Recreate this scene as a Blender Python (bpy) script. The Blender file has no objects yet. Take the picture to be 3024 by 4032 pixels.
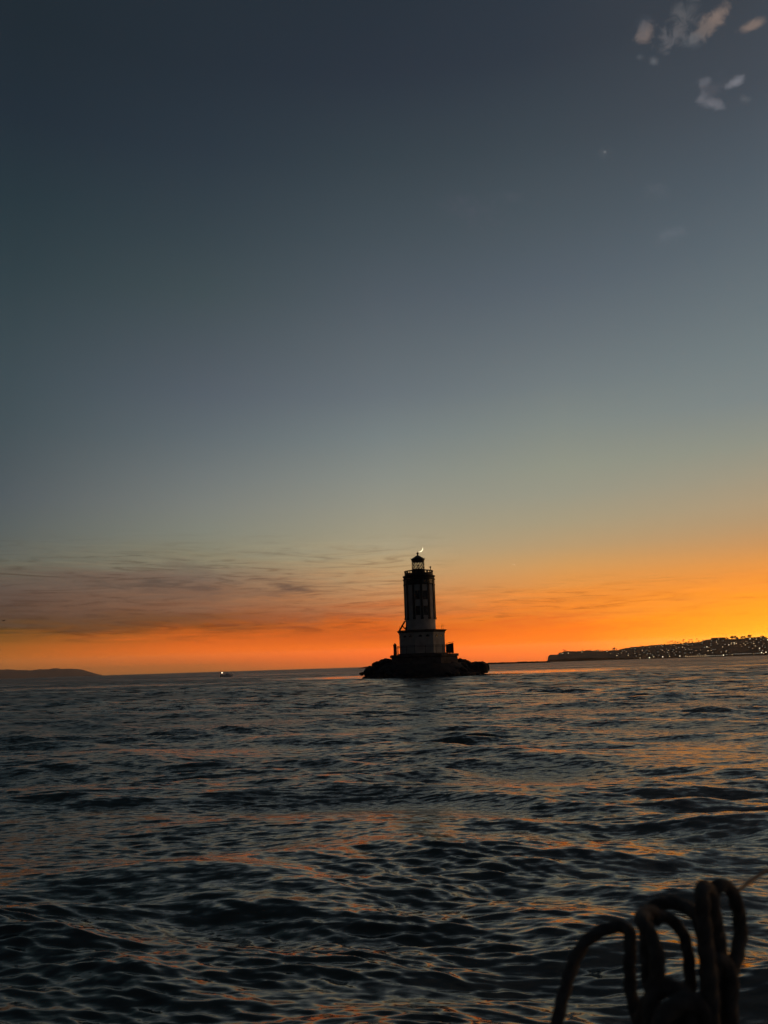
import bpy, bmesh, math, random
import numpy as np
from math import sin, cos, tan, pi, radians, atan2, sqrt
from mathutils import Vector, Matrix

random.seed(7); rng = np.random.default_rng(11)
scene = bpy.context.scene
C = scene.collection

# ------------------------------------------------------------------ camera
F = 3028.0; PITCH = radians(11.35); RHO = radians(1.8); CAM_H = 2.3
fwd = Vector((0, cos(PITCH), sin(PITCH))); r0 = Vector((1, 0, 0)); u0 = Vector((0, -sin(PITCH), cos(PITCH)))
RV = r0 * cos(RHO) - u0 * sin(RHO); UV = u0 * cos(RHO) + r0 * sin(RHO)
cam_d = bpy.data.cameras.new("camera"); cam = bpy.data.objects.new("camera", cam_d); C.objects.link(cam)
cam.matrix_world = Matrix(((RV.x, UV.x, -fwd.x, 0), (RV.y, UV.y, -fwd.y, 0), (RV.z, UV.z, -fwd.z, CAM_H), (0, 0, 0, 1)))
cam_d.sensor_fit = 'VERTICAL'; cam_d.sensor_height = 36; cam_d.lens = F / 4032 * 36
cam_d.clip_start = 0.05; cam_d.clip_end = 200000
cam_d.dof.use_dof = True; cam_d.dof.focus_distance = 120; cam_d.dof.aperture_fstop = 5.0
scene.camera = cam

def ray(px, py): return fwd * F + RV * (px - 1512) + UV * (2016 - py)
def at(px, py, Y):                      # point of the place seen at a photo pixel, Y metres ahead
    d = ray(px, py); return Vector((0, 0, CAM_H)) + d * (Y / d.y)
def azel(px, py):
    d = ray(px, py).normalized(); return atan2(d.x, d.y), math.asin(d.z)

HAZE = 5.4e-5
# ------------------------------------------------------------------ sky
def lin(c):
    out = []
    for v in c:
        v = v / 255
        out.append(v / 12.92 if v <= 0.04045 else ((v + 0.055) / 1.055) ** 2.4)
    if c[0] > 240: out[0] *= 1 + min(c[0] - 240, 20) / 20 * .25      # the glow is brighter than a picture can show
    return out
world = bpy.data.worlds.new("World"); scene.world = world; world.use_nodes = True
wt = world.node_tree; wt.nodes.clear()
class NB:
    def __init__(s, t): s.t = t
    def n(s, typ, **kw):
        x = s.t.nodes.new(typ)
        for k, v in kw.items(): setattr(x, k, v)
        return x
    def put(s, sock, v):
        if hasattr(v, 'is_output') or isinstance(v, bpy.types.NodeSocket): s.t.links.new(v, sock)
        elif v is not None: sock.default_value = v
    def m(s, op, a, b=None, c=None, clamp=False):
        x = s.n('ShaderNodeMath', operation=op, use_clamp=clamp)
        s.put(x.inputs[0], a); s.put(x.inputs[1], b)
        if c is not None: s.put(x.inputs[2], c)
        return x.outputs[0]
    def ss(s, v, a, b, to0=0., to1=1.):
        x = s.n('ShaderNodeMapRange', interpolation_type='SMOOTHSTEP')
        s.put(x.inputs['Value'], v)
        for k, q in (('From Min', a), ('From Max', b), ('To Min', to0), ('To Max', to1)): s.put(x.inputs[k], q)
        return x.outputs[0]
    def ls(s, v, a, b, to0=0., to1=1.):
        x = s.n('ShaderNodeMapRange')
        s.put(x.inputs['Value'], v)
        for k, q in (('From Min', a), ('From Max', b), ('To Min', to0), ('To Max', to1)): s.put(x.inputs[k], q)
        return x.outputs[0]
    def xyz(s, a, b, c):
        x = s.n('ShaderNodeCombineXYZ'); s.put(x.inputs[0], a); s.put(x.inputs[1], b); s.put(x.inputs[2], c); return x.outputs[0]
    def noise(s, vec, scale=1., detail=4., rough=.5, dist=0.):
        x = s.n('ShaderNodeTexNoise'); s.put(x.inputs['Vector'], vec)
        s.put(x.inputs['Scale'], scale); s.put(x.inputs['Detail'], detail); s.put(x.inputs['Roughness'], rough); s.put(x.inputs['Distortion'], dist)
        return x.outputs[0]
    def mix(s, f, a, b, mode='MIX'):
        x = s.n('ShaderNodeMix', data_type='RGBA', blend_type=mode)
        s.put(x.inputs['Factor'], f); s.put(x.inputs[6], a); s.put(x.inputs[7], b); return x.outputs[2]
w = NB(wt)
tc = w.n('ShaderNodeTexCoord'); sp = w.n('ShaderNodeSeparateXYZ'); wt.links.new(tc.outputs['Generated'], sp.inputs[0])
AZ = w.m('MULTIPLY', w.m('ARCTAN2', sp.outputs[0], sp.outputs[1]), 180 / pi)
EL = w.m('MULTIPLY', w.m('ARCSINE', sp.outputs[2]), 180 / pi)
HOR = (120, 82, 55)
# colour of the dusk sky against elevation, at seven compass bearings
COLS = {   # what the eye reads off the sky down five verticals: height in the view -> colour
 10: [(0, (31, 42, 50)), (200, (33, 44, 55)), (400, (40, 53, 62)), (600, (50, 63, 71)), (768, (62, 74, 82)), (868, (67, 80, 86)), (968, (76, 86, 90)), (1068, (84, 94, 94)), (1128, (90, 99, 94)), (1188, (98, 103, 92)), (1218, (104, 104, 90)), (1232, (98, 89, 78)), (1270, (98, 85, 76)), (1300, (92, 76, 67)), (1340, (86, 67, 54)), (1362, (92, 70, 52)), (1375, (138, 92, 56)), (1400, (160, 98, 56)), (1425, (158, 96, 58)), (1445, (128, 84, 64)), (1466, (112, 78, 64))],
 415: [(0, (36, 46, 55)), (200, (38, 49, 60)), (400, (48, 58, 70)), (600, (62, 74, 80)), (768, (78, 86, 96)), (868, (90, 98, 106)), (968, (103, 112, 114)), (1068, (122, 128, 120)), (1148, (132, 136, 118)), (1200, (134, 130, 108)), (1222, (132, 124, 104)), (1236, (120, 104, 90)), (1252, (116, 96, 84)), (1280, (128, 100, 80)), (1320, (134, 94, 70)), (1350, (122, 76, 58)), (1365, (170, 90, 48)), (1390, (225, 110, 42)), (1410, (232, 112, 42)), (1428, (180, 92, 50)), (1444, (140, 88, 66)), (1455, (120, 82, 66))],
 830: [(0, (38, 48, 58)), (200, (46, 55, 67)), (400, (60, 71, 79)), (600, (78, 86, 97)), (768, (96, 104, 112)), (868, (110, 118, 122)), (968, (130, 138, 134)), (1068, (150, 152, 134)), (1128, (162, 158, 130)), (1180, (176, 164, 128)), (1220, (188, 160, 118)), (1260, (196, 150, 104)), (1300, (200, 128, 76)), (1330, (196, 108, 58)), (1350, (228, 112, 44)), (1370, (214, 98, 42)), (1395, (244, 118, 24)), (1410, (240, 106, 32)), (1425, (215, 95, 45)), (1436, (180, 90, 55)), (1441, (165, 88, 60))],
 1245: [(0, (45, 54, 65)), (200, (56, 66, 76)), (400, (72, 81, 90)), (600, (88, 97, 108)), (768, (108, 116, 122)), (868, (126, 134, 132)), (968, (146, 150, 134)), (1068, (160, 158, 132)), (1128, (176, 162, 124)), (1180, (196, 162, 110)), (1220, (216, 158, 92)), (1260, (236, 152, 70)), (1300, (246, 144, 48)), (1335, (250, 140, 30)), (1360, (255, 142, 14)), (1385, (252, 132, 12)), (1405, (250, 125, 18)), (1420, (235, 108, 35)), (1428, (215, 100, 45))],
 1649: [(0, (60, 66, 74)), (200, (68, 76, 86)), (400, (82, 92, 103)), (600, (100, 110, 118)), (768, (116, 126, 130)), (868, (130, 138, 136)), (968, (152, 152, 134)), (1068, (178, 160, 124)), (1128, (190, 157, 110)), (1180, (216, 155, 90)), (1220, (240, 155, 70)), (1260, (250, 156, 50)), (1300, (255, 172, 30)), (1340, (258, 190, 22)), (1375, (260, 200, 20)), (1416, (255, 170, 15))],
}
ELS = [0, .5, 1., 1.6, 2.1, 2.6, 3.1, 3.6, 4.3, 5.1, 6., 6.8, 7.3, 7.8, 8.2, 9, 10, 12, 14, 17, 20, 23, 27, 31, 36, 41, 47]
_c = []
for x_, st_ in sorted(COLS.items()):
    ae_ = [azel(x_ * 3024 / 1659, y_ * 3024 / 1659) for y_, _ in st_]
    e_ = np.degrees([q_[1] for q_ in ae_])[::-1]; a_ = np.degrees([q_[0] for q_ in ae_])[::-1]; k_ = np.array([(c[0] * (.97 if 850 < y_ < 1190 else 1) - 1.5 * (300 < y_ < 980), c[1] * (.97 if 850 < y_ < 1190 else .93 if y_ > 1340 and x_ < 1300 else 1) + 1.2 * (300 < y_ < 1000), c[2] * (.5 if y_ > 1340 and x_ < 1300 else 1) + 2.5 * (980 < y_ < 1200)) for y_, c in st_], float)[::-1]
    _c.append((np.interp(ELS, e_, a_), np.stack([np.interp(ELS, e_, k_[:, i]) for i in range(3)], 1)))
RAMPS = []
for az_ in (-27, -13.5, 0, 13.5, 29):
    RAMPS.append((az_, [(ELS[j_], tuple(np.interp(az_, [c[0][j_] for c in _c], [c[1][j_][i] for c in _c]) for i in range(3))) for j_ in range(len(ELS))]))
RAMPS += [
 (50, [(0, (300, 215, 80)), (3, (330, 280, 140)), (8, (320, 255, 170)), (14, (265, 215, 165)), (22, (175, 170, 160)), (35, (80, 90, 102)), (60, (50, 58, 70))]),
 (110, [(0, (96, 80, 72)), (6, (90, 84, 84)), (14, (70, 74, 82)), (30, (48, 54, 66)), (60, (34, 40, 52))]),
 (180, [(0, (22, 25, 30)), (6, (24, 28, 34)), (14, (26, 31, 39)), (30, (28, 34, 44)), (60, (28, 35, 45))]),
 (-110, [(0, (26, 27, 30)), (6, (27, 29, 34)), (14, (28, 32, 39)), (30, (28, 34, 44)), (60, (28, 35, 45))]),
]
def ramp(stops):
    r = w.n('ShaderNodeValToRGB'); cr = r.color_ramp; cr.interpolation = 'LINEAR'
    # factor = sqrt(elevation/90): more room near the horizon
    st = [(sqrt(max(0, e) / 90), c) for e, c in stops]
    while len(cr.elements) < len(st): cr.elements.new(0.5)
    for el, (p, c) in zip(cr.elements, st): el.position = p
    for el, (p, c) in zip(sorted(cr.elements, key=lambda q: q.position), st): el.color = (*lin(c), 1)
    wt.links.new(ELF, r.inputs[0]); return r.outputs[0]
wisp = w.noise(w.xyz(w.m('MULTIPLY', AZ, .09), w.m('MULTIPLY', EL, .75), 3.1), 1., 6., .62, 1.1)
wisp2 = w.noise(w.xyz(w.m('MULTIPLY', AZ, .2), w.m('MULTIPLY', EL, 2.6), 7.7), 1., 6., .62, 1.6)
band = w.m('MULTIPLY', w.ss(EL, 1.4, 3.2), w.ss(EL, 7.5, 10.5, 1., 0.))
bandaz = w.ss(AZ, 14., 30., 1., .45)
amt = w.m('MULTIPLY', w.m('MULTIPLY', band, bandaz), w.m('MAXIMUM', w.ss(AZ, 0., 7., 1., 0.), w.ss(EL, 4., 6.5, 1., 0.)))
warp = w.m('MULTIPLY', w.m('SUBTRACT', wisp, .5), w.m('MULTIPLY', amt, 2.6))
ELW = w.m('ADD', EL, warp)
ELF = w.m('SQRT', w.m('DIVIDE', w.m('MAXIMUM', ELW, 0.), 90.))
cols = [(a, ramp(s)) for a, s in RAMPS]
order = [cols[8], cols[0], cols[1], cols[2], cols[3], cols[4], cols[5], cols[6], cols[7]]
sky = order[0][1]
for (a0, c0), (a1, c1) in zip(order, order[1:]):
    sky = w.mix(w.ls(AZ, float(a0), float(a1)), sky, c1)
sky = w.mix(w.ls(AZ, -180., -110., 1., 0.), sky, cols[7][1])
# streaks of dusky cloud along the band
strk = w.m('MULTIPLY', w.ss(wisp2, .48, .72), amt)
sky = w.mix(w.m('MULTIPLY', strk, .9), sky, (.60, .54, .52, 1), 'MULTIPLY')
lit = w.m('MULTIPLY', w.ss(wisp2, .48, .25), amt)
sky = w.mix(w.m('MULTIPLY', lit, .5), sky, (1.35, 1.28, 1.15, 1), 'MULTIPLY')
# single clouds: direction, half sizes, turn, tint, strength
puff = w.noise(w.xyz(w.m('MULTIPLY', AZ, 1.1), w.m('MULTIPLY', EL, 1.4), 1.3), 1., 5., .55, .6)
def cloud(px, py, hw, hh, turn, tint, k, soft=.9, rag=1.1, nz=None):
    global sky
    a, e = azel(px, py)
    ca, se = cos(e), 1
    dx = w.m('MULTIPLY', w.m('SUBTRACT', AZ, math.degrees(a)), cos(e)); dy = w.m('SUBTRACT', EL, math.degrees(e))
    t = radians(turn - (14 if py < 1200 else 0)); hw *= 1.25; hh *= 1.3; soft *= 1.45; rag *= 1.7
    ux = w.m('ADD', w.m('MULTIPLY', dx, cos(t) / hw), w.m('MULTIPLY', dy, sin(t) / hw))
    uy = w.m('ADD', w.m('MULTIPLY', dx, -sin(t) / hh), w.m('MULTIPLY', dy, cos(t) / hh))
    d = w.m('SQRT', w.m('ADD', w.m('MULTIPLY', ux, ux), w.m('MULTIPLY', uy, uy)))
    d = w.m('ADD', d, w.m('MULTIPLY', w.m('SUBTRACT', nz or puff, .5), rag))
    f = w.m('MULTIPLY', w.ss(d, 1.25, 1.25 - soft), k)
    sky = w.mix(f, sky, (*lin(tint), 1))
PEACH = (124, 110, 104); GREY = (96, 100, 106); BLU = (108, 116, 126)
for args in [(2538, 128, .46, .42, 0, PEACH, .9, .9, 1.4), (2532, 108, .5, .5, 60, (78, 84, 94), .6, 1.1, 1.6), (2690, 55, .8, .5, 40, (84, 87, 92), .85, 1., 1.8), (2670, 120, .9, .55, 35, (92, 92, 96), .85, 1., 2.), (2640, 160, .6, .4, 25, (90, 92, 98), .7, 1., 1.8), (2725, 20, .5, .4, 0, (80, 84, 90), .7, 1., 1.8),
             (2815, 70, .72, .42, 48, PEACH, .98, .8, 1.2), (2770, 118, .7, .36, 35, (108, 100, 98), .85, .9, 1.5), (2725, 160, .5, .36, 0, (94, 98, 104), .7, 1., 1.6), (2960, 100, .62, .26, 18, PEACH, .9, .8, 1.), (2575, 242, .28, .2, -30, GREY, .8, .9, 1.2), (2518, 225, .2, .16, 0, GREY, .4),
             (2800, 408, .75, .26, -12, (108, 110, 118), .9, .9, 1.5), (2762, 385, .3, .3, 0, (106, 108, 116), .7, .9, 1.4), (2900, 322, .46, .22, 22, (116, 118, 126), .95, .8, 1.2), (2868, 340, .26, .18, 10, (110, 112, 120), .7), (2775, 325, .4, .2, 25, (100, 103, 111), .75, .9, 1.4), (2800, 360, .9, .7, 10, (84, 86, 94), .5, 1.2, 1.8), (2930, 390, .3, .2, 0, GREY, .55, .9, 1.4),
             (2385, 600, .4, .3, 0, GREY, .3, 1.1, 1.6), (2382, 598, .1, .08, 0, (150, 150, 150), .5, 1.1, .4), (2650, 915, .9, .4, 15, (112, 118, 128), .3, 1.2, 1.8), (2590, 745, .7, .4, 0, (104, 110, 120), .22, 1.2, 1.8), (1850, 830, 1.8, .7, -15, (88, 90, 102), .32, 1.2, 2.2), (2010, 775, 1., .3, 0, (86, 92, 102), .25, 1.2, 2.)]:
    cloud(*args)
wl = w.noise(w.xyz(w.m('MULTIPLY', AZ, .35), w.m('MULTIPLY', EL, 2.6), 5.), 1., 5., .6, 1.)
for args in [(590, 2300, 4.4, .42, -1, (82, 70, 62), .75, 1.1, 2.6, wl), (1145, 2312, 2.0, .35, -10, (88, 70, 62), .75, 1.1, 2.6, wl), (840, 2330, 4.5, .5, -2, (112, 88, 74), .6, 1.1, 2.0, wl),
             (740, 2235, 2.2, .5, -20, (116, 106, 90), .7, 1.1, 1.6, wl), (300, 2440, 9., .9, 0, (92, 70, 56), .4, 1.1, 1.6, wl), (1100, 2430, 6., .6, 1, (150, 86, 58), .45, 1.1, 1.8, wl),
             (2080, 2450, 5., .5, 3, (236, 104, 30), .6, 1.1, 1.8, wl), (1850, 2410, 3.6, .28, 3, (216, 122, 62), .5, 1.1, 1.8, wl), (2250, 2475, 5., .3, 2, (246, 116, 16), .5, 1.1, 1.8, wl)]:
    cloud(*args)
# the air nearest the eye is built as haze, so the sky beyond it is a little brighter towards the horizon
path = w.m('MINIMUM', w.m('DIVIDE', 327., w.m('TANGENT', w.m('MULTIPLY', w.m('MAXIMUM', EL, .3), pi / 180))), 15500.)
gain = w.m('EXPONENT', w.m('MULTIPLY', path, w.ls(path, 2000., 14000., HAZE * .45, HAZE)))
vs_ = w.n('ShaderNodeVectorMath', operation='SCALE'); wt.links.new(sky, vs_.inputs[0]); wt.links.new(gain, vs_.inputs['Scale'])
bg = w.n('ShaderNodeBackground'); wt.links.new(vs_.outputs[0], bg.inputs[0]); bg.inputs[1].default_value = 1.0
wo = w.n('ShaderNodeOutputWorld'); wt.links.new(bg.outputs[0], wo.inputs[0])
world.cycles.sampling_method = 'MANUAL'; world.cycles.sample_map_resolution = 1024

# the sun has set: it is well under the horizon on the right
sun_d = bpy.data.lights.new("sun", 'SUN'); sun = bpy.data.objects.new("sun", sun_d); C.objects.link(sun)
sun_d.energy = 2.0; sun_d.angle = radians(.5); sun_d.color = (1, .93, .72)
SUN_AZ, SUN_EL = radians(44), radians(-14)
MSUN = Vector((sin(radians(40)) * cos(radians(-24)), cos(radians(40)) * cos(radians(-24)), sin(radians(-24))))  # direction that shapes the moon's emissive crescent, separate from the sun lamp
sdir = Vector((sin(SUN_AZ) * cos(SUN_EL), cos(SUN_AZ) * cos(SUN_EL), sin(SUN_EL)))
sun.rotation_euler = sdir.to_track_quat('Z', 'Y').to_euler()

vs = scene.view_settings; vs.view_transform = 'Standard'; vs.look = 'None'; vs.exposure = 0; vs.gamma = 1
scene.render.engine = 'CYCLES'

# ------------------------------------------------------------------ materials
def mat(name, col, rough=.8, metal=0., var=.25, scale=3., bump=0., bscale=8., col2=None, spec=.3):
    m = bpy.data.materials.new(name); m.use_nodes = True; t = m.node_tree; q = NB(t)
    b = t.nodes['Principled BSDF']; b.inputs['Roughness'].default_value = rough; b.inputs['Metallic'].default_value = metal
    b.inputs['Specular IOR Level'].default_value = spec
    g = q.n('ShaderNodeTexCoord'); nz = q.noise(g.outputs['Object'], scale, 5., .6, .3)
    c2 = col2 or tuple(v * (1 - var) for v in col)
    t.links.new(q.mix(q.ss(nz, .35, .7), (*col, 1), (*c2, 1)), b.inputs['Base Color'])
    if bump:
        bp = q.n('ShaderNodeBump'); bp.inputs['Strength'].default_value = bump; bp.inputs['Distance'].default_value = .05
        t.links.new(q.noise(g.outputs['Object'], bscale, 6., .6), bp.inputs['Height']); t.links.new(bp.outputs[0], b.inputs['Normal'])
    return m
def emat(name, col, k):
    m = bpy.data.materials.new(name); m.use_nodes = True; b = m.node_tree.nodes['Principled BSDF']
    b.inputs['Base Color'].default_value = (*col, 1); b.inputs['Emission Color'].default_value = (*col, 1); b.inputs['Emission Strength'].default_value = k
    return m
M = dict(
 white=mat('weathered_white_plaster', (.42, .40, .34), .8, var=.3, scale=.7, bump=.3, bscale=3.),
 black=mat('black_iron_paint', (.022, .021, .021), .6, var=.3),
 iron=mat('dark_metal', (.03, .028, .026), .5, .3, var=.3),
 stone=mat('stained_concrete', (.11, .10, .09), .9, var=.5, scale=.8, bump=.6, bscale=2.),
 rock=mat('wet_dark_rock', (.035, .033, .03), .85, var=.6, scale=.9, bump=1., bscale=3.),
 glassdark=mat('dark_window_glass', (.012, .013, .014), .15, spec=.5),
 hill=mat('dark_scrub_hillside', (.17, .10, .04), .95, var=.6, scale=.02),
 farhill=mat('distant_brush_hillside', (.2, .15, .12), .95, var=.4, scale=.004),
 leaf=mat('dark_foliage', (.06, .045, .022), .9, var=.5, scale=.5),
 house=mat('house_stucco', (.11, .095, .075), .9, var=.3, scale=.2),
 roof=mat('house_roof_tile', (.05, .035, .03), .9, var=.3, scale=.2),
 rope=mat('dark_dock_rope', (.13, .12, .10), .95, var=.4, scale=60., bump=.4, bscale=300.),
 hull=mat('white_boat_gelcoat', (.75, .74, .72), .35, var=.1),
 steel=mat('brushed_rail_steel', (.3, .3, .3), .3, .9, var=.1),
 deck=mat('boat_deck_paint', (.3, .3, .29), .7, var=.2),
 feather=mat('gull_feathers', (.12, .11, .10), .9, var=.3, scale=20.),
 warm=emat('warm_window_light', (1., .72, .38), 1.3), white_lamp=emat('white_lamp_light', (1., .84, .54), 2.4), dim=emat('dim_window_light', (1., .66, .34), .5), dimmer=emat('faint_window_light', (.85, .8, .62), .22),
 amber=emat('amber_boat_light', (1., .66, .42), 4.5), star=emat('starlight', (1., .86, .66), .95),
)
g_ = bpy.data.materials.new('clear_lantern_glass'); g_.use_nodes = True; q = NB(g_.node_tree); g_.node_tree.nodes.clear()
tr = q.n('ShaderNodeBsdfTransparent'); tr.inputs[0].default_value = (.93, .95, .93, 1); gl = q.n('ShaderNodeBsdfGlossy'); gl.inputs['Roughness'].default_value = .05
mx = q.n('ShaderNodeMixShader'); mx.inputs[0].default_value = .06; g_.node_tree.links.new(tr.outputs[0], mx.inputs[1]); g_.node_tree.links.new(gl.outputs[0], mx.inputs[2])
mo = q.n('ShaderNodeOutputMaterial'); g_.node_tree.links.new(mx.outputs[0], mo.inputs[0]); M['glass'] = g_
# the moon: sunlit crescent put in as emission, the rest left transparent
g_ = bpy.data.materials.new('moon_painted_crescent'); g_.use_nodes = True; t = g_.node_tree; q = NB(t); t.nodes.clear()
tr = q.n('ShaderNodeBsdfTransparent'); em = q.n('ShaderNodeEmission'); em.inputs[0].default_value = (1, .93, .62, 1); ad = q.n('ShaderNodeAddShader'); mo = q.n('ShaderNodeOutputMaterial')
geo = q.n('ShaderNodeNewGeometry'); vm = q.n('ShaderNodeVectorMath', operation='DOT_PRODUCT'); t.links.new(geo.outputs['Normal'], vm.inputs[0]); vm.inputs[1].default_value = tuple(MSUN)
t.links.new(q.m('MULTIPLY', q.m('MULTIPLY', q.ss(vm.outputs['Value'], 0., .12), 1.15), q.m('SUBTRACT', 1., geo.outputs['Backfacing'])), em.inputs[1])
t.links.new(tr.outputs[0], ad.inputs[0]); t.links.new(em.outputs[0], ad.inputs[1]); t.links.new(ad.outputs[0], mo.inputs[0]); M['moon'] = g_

# ------------------------------------------------------------------ helpers
def obj(name, bm, m, parent=None, smooth=False):
    me = bpy.data.meshes.new(name); bmesh.ops.recalc_face_normals(bm, faces=bm.faces[:]); bm.to_mesh(me); bm.free()
    o = bpy.data.objects.new(name, me); C.objects.link(o); me.materials.append(M[m] if isinstance(m, str) else m)
    if smooth: me.polygons.foreach_set('use_smooth', [True] * len(me.polygons))
    if parent: o.parent = parent
    return o
def tag(o, label, cat, group=None, kind=None):
    if label: o['label'] = label
    if cat: o['category'] = cat
    if group: o['group'] = group
    if kind: o['kind'] = kind
    return o
def thing(name, label, cat, loc=(0, 0, 0), rz=0, group=None):
    o = bpy.data.objects.new(name, None); C.objects.link(o); o.location = loc; o.rotation_euler = (0, 0, rz); o.empty_display_size = .2
    return tag(o, label, cat, group)
def copy_tree(o, parent=None):
    c = o.copy(); C.objects.link(c); c.parent = parent
    for ch in [x for x in list(C.objects) if x.parent == o]: copy_tree(ch, c)
    return c
def box(bm, x0, x1, y0, y1, z0, z1, mtx=None):
    v = [bm.verts.new((x, y, z)) for z in (z0, z1) for y in (y0, y1) for x in (x0, x1)]
    for f in ((0, 2, 3, 1), (4, 5, 7, 6), (0, 1, 5, 4), (2, 6, 7, 3), (0, 4, 6, 2), (1, 3, 7, 5)): bm.faces.new([v[i] for i in f])
    if mtx is not None: bmesh.ops.transform(bm, matrix=mtx, verts=v)
    return v
def lathe(bm, prof, n=48, c=(0, 0), a0=0.):
    rings = []
    for r, z in prof:
        rings.append([bm.verts.new((c[0] + r * sin(a0 + 2 * pi * i / n), c[1] - r * cos(a0 + 2 * pi * i / n), z)) for i in range(n)] if r > 1e-4 else [bm.verts.new((c[0], c[1], z))])
    for a, b in zip(rings, rings[1:]):
        for i in range(n):
            j = (i + 1) % n
            if len(a) == 1 and len(b) == 1: continue
            if len(a) == 1: bm.faces.new((a[0], b[i], b[j]))
            elif len(b) == 1: bm.faces.new((a[i], a[j], b[0]))
            else: bm.faces.new((a[i], a[j], b[j], b[i]))
def tube(bm, pts, r, n=8, taper=None, strands=0, twist=0.):
    pts = [Vector(p) for p in pts]; rings = []; up = Vector((0, 0, 1)); prev = None; s = 0
    for i, p in enumerate(pts):
        t = (pts[min(i + 1, len(pts) - 1)] - pts[max(i - 1, 0)]).normalized()
        if prev is None:
            a = t.cross(up); a = a if a.length > .05 else t.cross(Vector((1, 0, 0)))
        else: a = prev - t * prev.dot(t)
        a.normalize(); prev = a; b = t.cross(a)
        if i: s += (p - pts[i - 1]).length
        rr = r if taper is None else r * (1 + (taper - 1) * i / (len(pts) - 1))
        ring = []
        for k in range(n):
            th = 2 * pi * k / n; q_ = rr * (1 + (.12 * abs(cos(1.5 * (th - twist * s))) * 2 - .12 if strands else 0))
            ring.append(bm.verts.new(p + a * cos(th) * q_ + b * sin(th) * q_))
        rings.append(ring)
    for A, B in zip(rings, rings[1:]):
        for k in range(n): bm.faces.new((A[k], A[(k + 1) % n], B[(k + 1) % n], B[k]))
    bm.faces.new(rings[0]); bm.faces.new(rings[-1][::-1])
def nb(): return bmesh.new()

# ------------------------------------------------------------------ water
def sstep(x, a, b):
    t = np.clip((x - a) / (b - a), 0, 1); return t * t * (3 - 2 * t)
def rows():
    r = [1.6]
    while r[-1] < 14000:
        x = r[-1]
        g = .02 if x < 4 else   .0038 if x < 150 else .008 if x < 600 else .02 if x < 3000 else .08
        r.append(x * (1 + g))
    return np.array(r)
RR = rows()
AZS = np.concatenate([np.arange(-180, -42, 3.), np.arange(-42, 42, .07), np.arange(42, 180, 3.)])
A_ = np.radians(AZS); nr, nc = len(RR), len(A_)
rr, aa = np.meshgrid(RR, A_, indexing='ij')
X = (rr * np.sin(aa)).astype(np.float64); Y = (rr * np.cos(aa)).astype(np.float64)
Z = np.zeros_like(X); DX = np.zeros_like(X); DY = np.zeros_like(X)
fade_side = np.where(np.abs(np.degrees(aa)) < 42.5, 1., 0.)
dr = np.gradient(RR)
# patchiness: gusts and slicks change how rough the small waves are
def lump(x, y, seed, L):
    g = np.random.default_rng(seed); o = np.zeros_like(x)
    for _ in range(9):
        th = g.uniform(0, 2 * pi); k = 2 * pi / (L * g.uniform(.6, 1.8)); o += np.sin(k * (x * cos(th) * .7 + y * sin(th)) + g.uniform(0, 6.3))
    return o / 2.1
gust = np.clip(.95 + .55 * np.tanh(1.2 * lump(X, Y, 3, 3.6)) + .35 * np.tanh(lump(X, Y, 5, 15.)), .12, 2.)
gust *= 1 - .32 * sstep(X / rr, -.02, .3)
for cx_, cy_, sx_, sy_ in ((-.3, 6.0, .95, .5), (1.75, 8.3, .8, .7), (-2.4, 9.5, 1.6, .9), (-.8, 13., 2.2, .8)): gust *= 1 - .8 * np.exp(-((X - cx_) / sx_) ** 2 - ((Y - cy_ - .12 * (X - cx_)) / sy_) ** 2)   # calm spots, ripples flattened so the low sky reflects more broadly
gust2 = np.clip(.9 + .6 * np.tanh(1.2 * lump(X, Y, 9, 6.)), .15, 2.)
WX = X + .40 * lump(X, Y, 21, 8.) + .03 * lump(X, Y, 22, 1.6); WY = Y + .24 * lump(X, Y, 23, 7.) + .03 * lump(X, Y, 24, 1.4)   # bent crests
NW = 170
lam = np.exp(np.linspace(math.log(.072), math.log(8.), NW)) * rng.uniform(.97, 1.03, NW)
wind = radians(-98)
for l in lam:
    spread = .3 if l < 1 else .4
    th = wind + rng.normal(0, spread)
    k = 2 * pi / l
    slope = .027 * (1.5 if l < .28 else .75 if l < .8 else .8 if l < 2.2 else .55)
    a = slope / k * rng.uniform(.6, 1.4)
    n_rows = int(np.searchsorted(dr, l / 2.4))
    if n_rows < 3: continue
    cut = 1 - sstep(dr[:n_rows], l / 4.5, l / 2.4)
    lr = rr[:n_rows]; cutc = 1 - sstep(lr * radians(.07), l / 4.5, l / 2.4)   # the sideways grid step counts too
    x, y = WX[:n_rows], WY[:n_rows]
    ph = k * (x * cos(th) + y * sin(th)) + rng.uniform(0, 6.3)
    A = a * cut[:, None] * cutc * fade_side[:n_rows] * (gust[:n_rows] if l < .5 else gust2[:n_rows] if l < 2.5 else 1.)
    Z[:n_rows] += A * np.cos(ph); s_ = A * np.sin(ph)
    DX[:n_rows] -= .35 * cos(th) * s_; DY[:n_rows] -= .35 * sin(th) * s_
for cx_, cy_, sx_, sy_, am_ in ((-.35, 5.15, 1.2, .7, .14), (1.9, 7.3, .9, .7, .08), (-.1, 8.3, 1.3, .75, .07), (-1.9, 6.3, .9, .5, .03), (-2.6, 12.5, 2.6, 1., .08), (1.5, 14.5, 2.4, .9, .06)):   # a few separate crests nearby
    Z += am_ * np.exp(-((X - cx_) / sx_) ** 2 - ((Y - cy_ - .12 * (X - cx_)) / sy_) ** 2)
co = np.empty((nr * nc + 1, 3), np.float32); co[:-1, 0] = (X + DX).ravel(); co[:-1, 1] = (Y + DY).ravel(); co[:-1, 2] = Z.ravel(); co[-1] = (0, 0, 0)
i = np.arange(nr - 1)[:, None] * nc; j = np.arange(nc)[None]; j2 = (j + 1) % nc
quads = np.stack([i + j, i + j2, i + nc + j2, i + nc + j], -1).reshape(-1, 4)[:, ::-1]
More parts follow.
